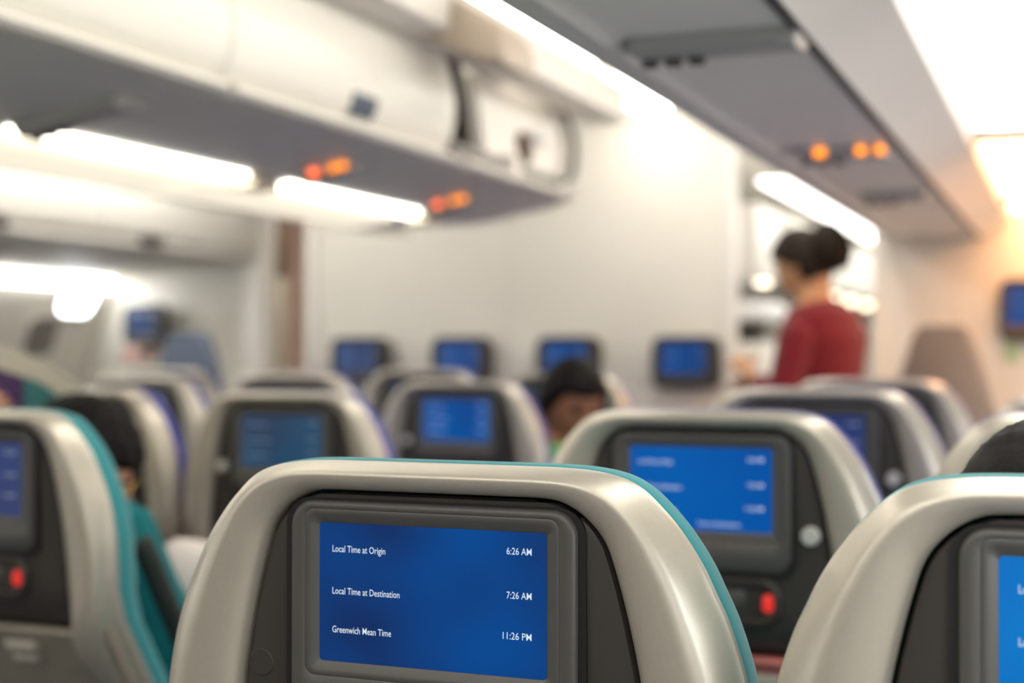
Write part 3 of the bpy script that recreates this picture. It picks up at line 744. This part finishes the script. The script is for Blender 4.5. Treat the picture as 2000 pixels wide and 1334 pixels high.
# the raised armrest and white pillow beside the left teal-edged seat
bm = bmesh.new()
pA, pB = Vector((-1.285, 1.745, H-.275)), Vector((-1.255, 1.88, .70))
d_ = (pB-pA).normalized(); sx = Vector((1, 0, 0)); sy = d_.cross(sx).normalized()
R = []
for f, s in ((-.012, .4), (0, .85), (.02, 1), (.5, 1), (1, 1)):
    c = pA+(pB-pA)*f
    R.append([c+sx*(.013*s*math.cos(a))+sy*(.020*s*math.sin(a)) for a in [2*PI*k/14 for k in range(14)]])
loft(bm, R, cap0=True, cap1=True)
o = from_bm('raised_armrest', bm, mat('dark green armrest', (.09, .13, .12), .6, 0, .3), None)
sroot = SEATOBJ[4]
o.parent = sroot; o.matrix_parent_inverse = (Matrix.Translation(sroot.location) @ Matrix.Diagonal((*sroot.scale, 1))).inverted()
bm = bmesh.new()
N = 16; R = []
for i in range(N+1):
    v = -1+2*i/N; row = []
    for k in range(32):
        a = 2*PI*k/32; r = max(.02, (1-abs(v)**4))**.5
        row.append(Vector((.15*math.copysign(abs(math.cos(a))**.5, math.cos(a))*(.75+.25*r), .05*math.sin(a)*r, .15*v)))
    R.append(row)
M = Matrix.Translation((-1.41, 2.13, H-.485)) @ Matrix.Rotation(.12, 4, 'Z') @ Matrix.Rotation(-.25, 4, 'X') @ Matrix.Rotation(.10, 4, 'Y')
loft(bm, [[M @ p+Vector((0, 0, .004*noise.noise(p*30))) for p in r] for r in R], cap0=True, cap1=True)
tag(from_bm('pillow', bm, CLOTH, None, True, 60), 'white cotton pillow beside the armrest of the left teal-edged seat', 'pillow')

# high-backed padded seats by the front walls
def high_seat(x, y, rz, m, label):
    g = empty('high_backed_seat', (x, y, 0), rz, label, 'seat')
    prof = [(.060, 1.350), (.074, 1.344), (.086, 1.33), (.10, 1.295), (.125, 1.22), (.152, 1.12), (.172, 1.03), (.185, .9), (.20, .7), (.20, .46)]
    pc = catmull(prof, 3); bm = bmesh.new(); R = []
    fullp = [(-a, b) for a, b in pc[::-1]]+pc
    for s, yy in ((.93, .0), (.98, -.012), (1, -.03), (1, -.07), (.97, -.09), (.85, -.10)):
        R.append([(a*s, yy-.02*(b-.9), .46+(b-.46)*(.98+.02*s)) for a, b in fullp])
    loft(bm, R, cap0=True, cap1=True); from_bm('backrest', bm, m, g, True, 40)
    bm = bmesh.new(); add_box(bm, -.2, .2, -.10, .34, .38, .46, .025, 3); from_bm('seat_cushion', bm, m, g)
    bm = bmesh.new(); add_box(bm, -.16, .16, -.04, .2, 0, .38, .01); from_bm('pedestal', bm, GASKET, g)
high_seat(-.418, 4.90, 0, GREYSEAT, 'grey padded high-backed seat by the right front wall')
high_seat(-3.615, 5.30, 0, BLUESEAT, 'slate blue padded high-backed seat by the far left end wall')

# ------------------------------------------------------------------ people
def round_cone(bm, p, q, r0, r1, n=16):
    """tapered limb segment with rounded ends"""
    p = Vector(p); q = Vector(q); d = q-p; L = d.length; d = d/L; a = d.orthogonal().normalized(); b = d.cross(a)
    R = []
    for k in range(6):
        t = PI/2*k/6; R.append((p-d*r0*math.cos(t), r0*math.sin(t)+.0005))
    R.append((p, r0)); R.append((q, r1))
    for k in range(1, 7):
        t = PI/2*k/6; R.append((q+d*r1*math.sin(t), r1*math.cos(t)+.0005))
    loft(bm, [[c+(a*math.cos(t)+b*math.sin(t))*r for t in [2*PI*i/n for i in range(n)]] for c, r in R], cap0=True, cap1=True)
def evaluated(name, bm, mods):
    bmesh.ops.recalc_face_normals(bm, faces=bm.faces)
    me = bpy.data.meshes.new('t'); bm.to_mesh(me); bm.free()
    o = bpy.data.objects.new('t', me); COL.objects.link(o)
    for typ, kw in mods:
        m = o.modifiers.new('m', typ)
        for k, v in kw.items(): setattr(m, k, v)
    dg = bpy.context.evaluated_depsgraph_get(); dg.update()
    out = bpy.data.meshes.new_from_object(o.evaluated_get(dg)); out.name = name
    bpy.data.objects.remove(o); bpy.data.meshes.remove(me)
    return out
def fused(name, bm, vox, smooth=6):
    return evaluated(name, bm, [('REMESH', dict(mode='VOXEL', voxel_size=vox)), ('SMOOTH', dict(factor=.5, iterations=smooth))])
def g2(x, y, sx, sy): return math.exp(-(x/sx)**2-(y/sy)**2)
def head_point(th, ph):
    """skull and face; th azimuth from +x, ph from the crown; returns local point with +y the face, in metres"""
    x, y, z = math.sin(ph)*math.cos(th), math.sin(ph)*math.sin(th), math.cos(ph)
    X, Y, Z = x*.074, y*.094, z*.115
    if z < 0:
        k = -z
        X *= 1-.30*k**1.4
        if y > 0: Y *= 1-.05*k
        else: Y *= 1-.35*k**1.2
        Y += .018*k*k
    if y > 0:
        f = 1-.10*g2(x, z-.15, .8, .5); Y *= max(.9, f+.06)
        Y += .020*g2(x, z+.17, .15, .16)+.010*g2(x, z+.02, .10, .16)        # nose and bridge
        Y -= .010*g2(abs(x)-.36, z-.06, .17, .10)                           # eye sockets
        Y += .005*g2(abs(x)-.34, z-.20, .25, .08)                           # brow
        Y += .006*g2(x, z+.46, .22, .10)-.004*g2(x, z+.40, .25, .04)        # mouth
        Y += .010*g2(x, z+.80, .3, .16)                                     # chin
        Y += .004*g2(abs(x)-.5, z+.18, .2, .2)                              # cheeks
    return Vector((X, Y, Z))
def head_bm(fn, nu=56, nv=40):
    bm = bmesh.new()
    rings = [[fn(2*PI*i/nu, PI*(j+.5)/nv) for i in range(nu)] for j in range(nv)]
    loft(bm, rings, cap0=True, cap1=True); return bm
def frame(fwd, up=(0, 0, 1)):
    f = Vector(fwd).normalized(); r = f.cross(Vector(up)).normalized(); u = r.cross(f)
    return Matrix((r, f, u)).transposed()
def join(bm, other, M):
    me = bpy.data.meshes.new('t'); other.to_mesh(me); other.free(); me.transform(M); bm.from_mesh(me); bpy.data.meshes.remove(me)
def add_hand(bm, wrist, fwd, palm_n, side, curl=.5, k=1.):
    """palm, four unequal curled fingers with two bends and a thumb that leaves the side of the palm"""
    f = Vector(fwd).normalized(); n = Vector(palm_n); n = (n-f*n.dot(f)).normalized(); s = f.cross(n)*side
    w_ = Vector(wrist)
    for c in (-.028, -.010, .010, .027):
        round_cone(bm, w_+s*c*.55*k+f*.012*k, w_+s*c*k+f*.088*k, .013*k, .011*k, 10)
    for c, L, ex in ((-.029, .064, -.01), (-.0105, .078, 0), (.010, .082, 0), (.028, .074, .012)):
        p = w_+s*c*k+f*(.088+ex*.3)*k; d = (f+s*c*2.).normalized(); a = curl*.55
        for j, (q, r) in enumerate(((.46, .0088), (.31, .0080), (.23, .0072))):
            d = (d*math.cos(a)+n*math.sin(a)).normalized(); e = p+d*L*q*k
            round_cone(bm, p, e, r*k, (r-.0006)*k, 10); p = e; a = curl*.9
    p = w_+s*.026*k+f*.025*k; d = (f*.62+s*.72+n*.35).normalized()
    for q, r in ((.042, .0125), (.030, .010), (.024, .0088)):
        e = p+d*q*k; round_cone(bm, p, e, r*k, (r-.0012)*k, 10); p = e; d = (d*.8+f*.45+n*.25*curl).normalized()
def torso_rings(spine, lat, prof, grow=0.):
    """ellipses along a bent spine; prof rows: fraction, half width, half depth"""
    sp = [Vector(p) for p in spine]; seg = [(b-a).length for a, b in zip(sp[:-1], sp[1:])]; tot = sum(seg)
    sc = catmull([tuple(p) for p in sp], 12); R = []
    for t, a, b in prof:
        i = t*(len(sc)-1); k = min(int(i), len(sc)-2); p = Vector(sc[k]).lerp(Vector(sc[k+1]), i-k)
        tg = (Vector(sc[min(k+2, len(sc)-1)])-Vector(sc[max(k-1, 0)])).normalized()
        l = Vector(lat); l = (l-tg*l.dot(tg)).normalized(); f = tg.cross(l)
        R.append([p+l*(a+grow)*math.cos(u)+f*(b+grow)*math.sin(u) for u in [2*PI*q/28 for q in range(28)]])
    return R
TPROF = [(0, .155, .105), (.12, .172, .118), (.30, .150, .105), (.48, .145, .105), (.66, .165, .115), (.80, .172, .100), (.90, .128, .068), (.965, .075, .062), (1.0, .054, .056)]
def person(label, root, spine, lat, head, hf, hup, sh, el, wr, hands, legs, skin, hair, shirt, trousers, sleeve=1.0, vox=.0048, slim=1., skirt=None, shirt_name='shirt', beard=False):
    """spine pelvis..neck; sh/el/wr pairs (left, right); legs: pairs of hip, knee, ankle, toe"""
    g = empty('person', root, 0, label, 'person'); off = Matrix.Translation(-Vector(root))
    F = frame(hf, hup); HM = Matrix.Translation(head) @ F.to_4x4()
    prof = [(t, a*slim, b*slim) for t, a, b in TPROF]
    bm = bmesh.new()
    loft(bm, torso_rings(spine, lat, prof), cap0=True, cap1=True)
    nk = Vector(spine[-1]); hd = Vector(head)
    round_cone(bm, nk-Vector((0, 0, .05)), hd+F @ Vector((0, -.022, -.055)), .058*slim, .052*slim, 20)
    join(bm, head_bm(head_point), HM)
    for s in (-1, 1):                                        # ears
        e = bmesh.new(); bmesh.ops.create_icosphere(e, subdivisions=3, radius=1)
        join(bm, e, HM @ Matrix.Translation((s*.076, -.008, -.012)) @ Matrix.Rotation(s*.35, 4, 'Z') @ Matrix.Diagonal((.010, .019, .031, 1)))
    for s, e, w_ in zip(sh, el, wr):
        round_cone(bm, s, e, .050*slim, .038*slim); round_cone(bm, e, w_, .039*slim, .026*slim)
        mid = Vector(spine[-1])*.6+Vector(spine[-2])*.4
        round_cone(bm, mid, s, .06*slim, .052*slim)
    for (w_, hand), side in zip(zip(wr, hands), (-1, 1)):
        add_hand(bm, w_, hand[0], hand[1], side, hand[2], .95*slim)
    for hip, kn, an, toe in legs:
        round_cone(bm, hip, kn, .085*slim, .055*slim); round_cone(bm, kn, an, .056*slim, .036*slim); round_cone(bm, an, toe, .040, .028)
    me = fused('body', bm, vox, 5); me.transform(off); link('body', me, skin, g, True, 180)
    # clothing
    bm = bmesh.new(); gr = .012
    pr2 = [p for p in prof if p[0] <= .93]
    loft(bm, torso_rings(spine, lat, pr2, gr), cap0=True, cap1=True)
    for s, e, w_ in zip(sh, el, wr):
        mid = Vector(spine[-1])*.55+Vector(spine[-2])*.45
        round_cone(bm, mid-Vector((0, 0, .015)), s, .062*slim, .062*slim); round_cone(bm, s, e, .063*slim, .052*slim)
        if sleeve > .5: round_cone(bm, e, Vector(e).lerp(Vector(w_), (sleeve-.5)*2*.92), .052*slim, .044*slim)
    me = fused(shirt_name, bm, .007, 4); me.transform(off); link(shirt_name, me, shirt, g, True, 180)
    bm = bmesh.new()
    if skirt:
        loft(bm, torso_rings(skirt, lat, [(0, .19, .15), (.3, .20, .15), (.7, .195, .145), (1, .16, .12)], .01), cap0=True, cap1=True); nm = 'skirt'
    else:
        loft(bm, torso_rings(spine, lat, prof[:3], .013), cap0=True, cap1=True)
        for hip, kn, an, toe in legs:
            round_cone(bm, hip, kn, .100*slim, .070*slim); round_cone(bm, kn, an, .070*slim, .055*slim)
        nm = 'trousers'
    me = fused(nm, bm, .009, 3); me.transform(off); link(nm, me, trousers, g, True, 180)
    for hip, kn, an, toe in legs:
        bm = bmesh.new(); round_cone(bm, Vector(an)-Vector((0, 0, .012)), toe, .046, .036)
        o = from_bm('shoe', bm, BLACK, g, True, 60); o.data.transform(off)
    # face details
    for s in (-1, 1):
        e = bmesh.new(); bmesh.ops.create_icosphere(e, subdivisions=2, radius=.0105); e2 = bmesh.new(); join(e2, e, HM @ Matrix.Translation((s*.029, .0795, .008)))
        o = from_bm('eye', e2, EYEW, g); o.data.transform(off)
        e2 = bmesh.new(); round_cone(e2, HM @ Vector((s*.016, .094, .025)), HM @ Vector((s*.045, .080, .026)), .0035, .0025, 8)
        o = from_bm('eyebrow', e2, hair, g); o.data.transform(off)
    e2 = bmesh.new(); round_cone(e2, HM @ Vector((-.020, .093, -.0515)), HM @ Vector((.020, .093, -.0515)), .0042, .0042, 8)
    o = from_bm('mouth', e2, LIPS, g); o.data.transform(off)
    return g, HM, off
def add_hair(g, HM, off, m, front=.42, side=-.15, nape=-.55, thick=.016, bun=None, rough=.004):
    def fn(th, ph):
        p = head_point(th, ph); x, y, z = math.sin(ph)*math.cos(th), math.sin(ph)*math.sin(th), math.cos(ph)
        line = front if y > .55 else (nape if y < -.25 else (nape+(side-nape)*(y+.25)/.35 if y < .10 else side+(front-side)*max(0, min(1, (y-.10)/.45))))
        k = max(0, min(1, (z-line)/.10+.5)); k = k*k*(3-2*k)
        d = Vector((x/.074, y/.094, z/.115)).normalized()
        return p+d*(-.014+(thick+.014)*k)+d*(noise.noise(Vector((x*9, y*9, z*22)))*rough*k)
    bm = head_bm(fn, 64, 48)
    me = bpy.data.meshes.new('hair'); bmesh.ops.recalc_face_normals(bm, faces=bm.faces); bm.to_mesh(me); bm.free(); me.transform(off @ HM)
    h = link('hair', me, m, g, True, 180)
    if bun:
        b = bmesh.new()
        bmesh.ops.create_icosphere(b, subdivisions=4, radius=1)
        for v in b.verts:
            v.co *= 1+.06*math.sin(8*math.atan2(v.co.x, v.co.z)+6*v.co.y)
        b2 = bmesh.new(); join(b2, b, off @ HM @ Matrix.Translation(bun[0]) @ Matrix.Diagonal((*bun[1], 1)))
        from_bm('hair_bun', b2, m, g, True, 180)
    return h
V = Vector
# --- crew member in red, standing in the aisle, seen from behind her left shoulder, looking down
def crew():
    th = math.radians(68); c = V((-.785, 4.62, 0)); f = V((-math.sin(th), math.cos(th), 0)); r = V((math.cos(th), math.sin(th), 0))
    P = lambda x, y, z: c+r*x+f*y+V((0, 0, z))
    D = lambda x, y, z: r*x+f*y+V((0, 0, z))
    g, HM, off = person('flight attendant in a crimson jacket, hair in a bun, standing in the aisle', (c.x, c.y, 0),
        [P(0, -.01, .86), P(0, -.01, 1.02), P(0, -.025, 1.20), P(0, -.012, 1.34), P(0, .02, 1.435)], r,
        P(0, .055, 1.545), D(0, .86, -.44), (0, 0, 1),
        (P(-.155, -.015, 1.305), P(.155, -.025, 1.305)), (P(-.225, .0, 1.10), P(.225, .03, 1.10)), (P(-.10, .20, 1.195), P(.10, .24, 1.15)),
        ((D(.35, .75, .45), D(.6, .1, -.4), .75), (D(-.3, .8, .1), D(-.5, .1, -.5), .7)),
        [(P(s*.085, 0, .86), P(s*.08, .02, .48), P(s*.075, -.01, .085), P(s*.08, .15, .035)) for s in (-1, 1)],
        SKIN_A, HAIRB, RED, RED, .80, .0048, .94, [P(0, -.01, .50), P(0, -.01, .70), P(0, -.01, .86), P(0, -.01, 1.0)], 'jacket')
    add_hair(g, HM, off, HAIRB, .46, .02, -.62, .016, ((0, -.118, .002), (.064, .060, .086)))
    bm = bmesh.new()
    for s in (-1,): pass
crew()
# --- man in a green shirt, leaning from his seat into the aisle and turned back
def turned_man():
    h = V((-1.278, 3.63, H-.135))
    g, HM, off = person('black-haired man in a green shirt leaning into the aisle, head turned to the right', (-1.45, 3.66, 0),
        [V((-1.475, 3.80, .57)), V((-1.465, 3.75, .70)), V((-1.42, 3.67, .84)), V((-1.36, 3.62, .95)), V((-1.315, 3.615, 1.01))], V((.85, -.35, 0)),
        h, V((.72, -.62, -.30)), (0.05, 0, 1),
        (V((-1.50, 3.70, .93)), V((-1.265, 3.53, .955))), (V((-1.60, 3.86, .74)), V((-1.16, 3.70, .70))), (V((-1.50, 4.02, .68)), V((-1.24, 3.88, .67))),
        ((V((.3, .9, 0)), V((0, 0, -1)), .4), (V((-.3, .9, 0)), V((0, 0, -1)), .4)),
        [(V((-1.475+s*.09, 3.80, .58)), V((-1.46+s*.10, 4.11, .58)), V((-1.46+s*.10, 4.12, .10)), V((-1.46+s*.10, 4.22, .04))) for s in (-1, 1)],
        SKIN_B, HAIR, GREEN, GREYC, .55)
    add_hair(g, HM, off, HAIR, .44, -.12, -.5, .022, None, .005)
turned_man()
# --- passenger in the left teal-edged seat, leaning to the aisle side, glasses
def left_passenger():
    h = V((-1.560, 1.93, H-.196))
    g, HM, off = person('black-haired passenger with glasses, seated in the left teal-edged seat', (-1.50, 2.0, 0),
        [V((-1.50, 2.10, .57)), V((-1.50, 2.03, .70)), V((-1.51, 1.93, .84)), V((-1.53, 1.88, .92)), V((-1.555, 1.885, .97))], V((1, -.15, 0)),
        h, V((.84, .42, -.42)), (0.12, 0, 1),
        (V((-1.685, 1.90, .93)), V((-1.437, 1.86, .968))), (V((-1.70, 2.06, .72)), V((-1.44, 1.96, .74))), (V((-1.58, 2.22, .70)), V((-1.40, 2.22, .70))),
        ((V((.3, .9, 0)), V((0, 0, -1)), .4), (V((-.3, .9, 0)), V((0, 0, -1)), .4)),
        [(V((-1.50+s*.09, 2.10, .58)), V((-1.50+s*.10, 2.42, .58)), V((-1.50+s*.10, 2.43, .10)), V((-1.50+s*.10, 2.53, .04))) for s in (-1, 1)],
        SKIN_C, HAIR, TEALC, GREYC, .75)
    add_hair(g, HM, off, HAIR, .38, .02, -.55, .020, None, .007)
    e2 = bmesh.new()
    for s in (-1, 1):
        ring = [HM @ V((s*.031+.023*math.cos(a), .099-.010*abs(math.cos(a)*(1 if math.cos(a)*s > 0 else .2)), .004+.018*math.sin(a))) for a in [2*PI*k/20 for k in range(20)]]
        for a, b in zip(ring, ring[1:]+ring[:1]): round_cone(e2, a, b, .0016, .0016, 6)
        round_cone(e2, HM @ V((s*.054, .088, .008)), HM @ V((s*.080, -.005, .006)), .0016, .0016, 6)
    round_cone(e2, HM @ V((-.008, .1, .006)), HM @ V((.008, .1, .006)), .0016, .0016, 6)
    o = from_bm('glasses', e2, mat('gold wire', (.80, .68, .42), .3, .8), g); o.data.transform(off)
left_passenger()
# --- dark-haired passenger in front of the lower right seat; only the crown shows
def right_passenger():
    g, HM, off = person('dark-haired passenger whose crown shows over the lower right teal-edged seat', (.03, 1.26, 0),
        [V((.04, 1.38, .57)), V((.035, 1.33, .70)), V((.02, 1.24, .82)), V((.0, 1.18, .91)), V((-.015, 1.20, .96))], V((1, 0, 0)),
        V((-.012, 1.22, H-.183)), V((.1, .95, -.2)), (-.12, 0, 1),
        (V((-.13, 1.19, .87)), V((.17, 1.19, .89))), (V((-.16, 1.30, .68)), V((.19, 1.32, .68))), (V((-.06, 1.48, .66)), V((.10, 1.48, .66))),
        ((V((.3, .9, 0)), V((0, 0, -1)), .4), (V((-.3, .9, 0)), V((0, 0, -1)), .4)),
        [(V((.04+s*.09, 1.38, .58)), V((.04+s*.10, 1.68, .58)), V((.04+s*.10, 1.69, .10)), V((.04+s*.10, 1.79, .04))) for s in (-1, 1)],
        SKIN_C, HAIR, GREYC, GREYC, .9)
    add_hair(g, HM, off, HAIR, .38, -.15, -.62, .022, None, .003)
right_passenger()
# --- reader at the left edge, holding an open magazine
def reader():
    tip = at(8, 806, 2.13)
    wr = tip+V((-.075, -.05, -.10))
    g, HM, off = person('reader mostly outside the left edge, one hand holding an open magazine', (-2.02, 1.95, 0),
        [V((-2.0, 2.10, .57)), V((-2.0, 2.03, .70)), V((-2.0, 1.90, .84)), V((-2.0, 1.88, .94)), V((-2.0, 1.91, 1.0))], V((1, 0, 0)),
        V((-2.02, 1.95, H-.15)), V((0, .95, -.3)), (0, 0, 1),
        (V((-2.16, 1.90, .92)), V((-1.85, 1.90, .92))), (V((-2.22, 2.0, .75)), V((-1.83, 1.99, .80))), (V((-2.18, 2.16, .95)), wr),
        ((V((.2, .4, .8)), V((0, 1, 0)), .4), (V((.45, .25, .85)), V((0.2, 1, 0)), .3)),
        [(V((-2.0+s*.09, 2.10, .58)), V((-2.0+s*.10, 2.42, .58)), V((-2.0+s*.10, 2.43, .10)), V((-2.0+s*.10, 2.51, .04))) for s in (-1, 1)],
        SKIN_C, HAIR, PURPLE, GREYC, .8)
    add_hair(g, HM, off, HAIR)
reader()
def magazine():
    def cur(px, py, k=0.): return at(px, py, 2.19-.00045*px+k)
    top = [(-190, 640), (-110, 645), (-50, 655), (0, 674), (50, 690), (100, 712), (150, 747), (190, 782), (205, 810), (212, 850)]
    bot = [(-190, 960), (-110, 960), (-50, 960), (0, 960), (50, 960), (95, 960), (140, 960), (175, 955), (190, 950), (200, 945)]
    g = empty('magazine', cur(0, 860), 0, 'open magazine with cream pages and a purple and teal picture, held at the left edge', 'magazine')
    def grid(T, B, k0, k1, name, m):
        bm = bmesh.new(); R = []
        for k in (k0, k1):
            for i in range(9):
                t = i/8; 
                if k == k1: t = 1-t
                R.append([cur(a+(c-a)*t, b+(d-b)*t, k+.02*math.sin(t*3)) for (a, b), (c, d) in zip(T, B)])
        R.append(R[0])
        loft(bm, R, close_u=False)
        bm.faces.new([bm.verts.new(r[0]) for r in R[:-1]]); bm.faces.new([bm.verts.new(r[-1]) for r in R[:-1]])
        o = from_bm(name, bm, m, None, True, 40); o.parent = g; o.matrix_parent_inverse = Matrix.Translation(-g.location); return o
    grid(top, bot, 0, .005, 'pages', mat('cream paper', (.85, .82, .74), .7))
    sh = lambda pts, dx, dy: [(x+dx, y+dy) for x, y in pts]
    inn = [(-180, 690), (-110, 694), (-50, 704), (0, 722), (47, 738)]
    grid(inn, [(-180, 930), (-110, 930), (-50, 930), (0, 930), (43, 930)], -.0012, -.0004, 'picture', PURPLE)
    inn2 = [(48, 738), (65, 742), (85, 752), (105, 766), (128, 790)]
    grid(inn2, [(44, 930), (60, 930), (80, 930), (100, 930), (120, 930)], -.0012, -.0004, 'picture', mat('teal print', (.27, .53, .54), .7, 0, .3, .15, 25))
magazine()
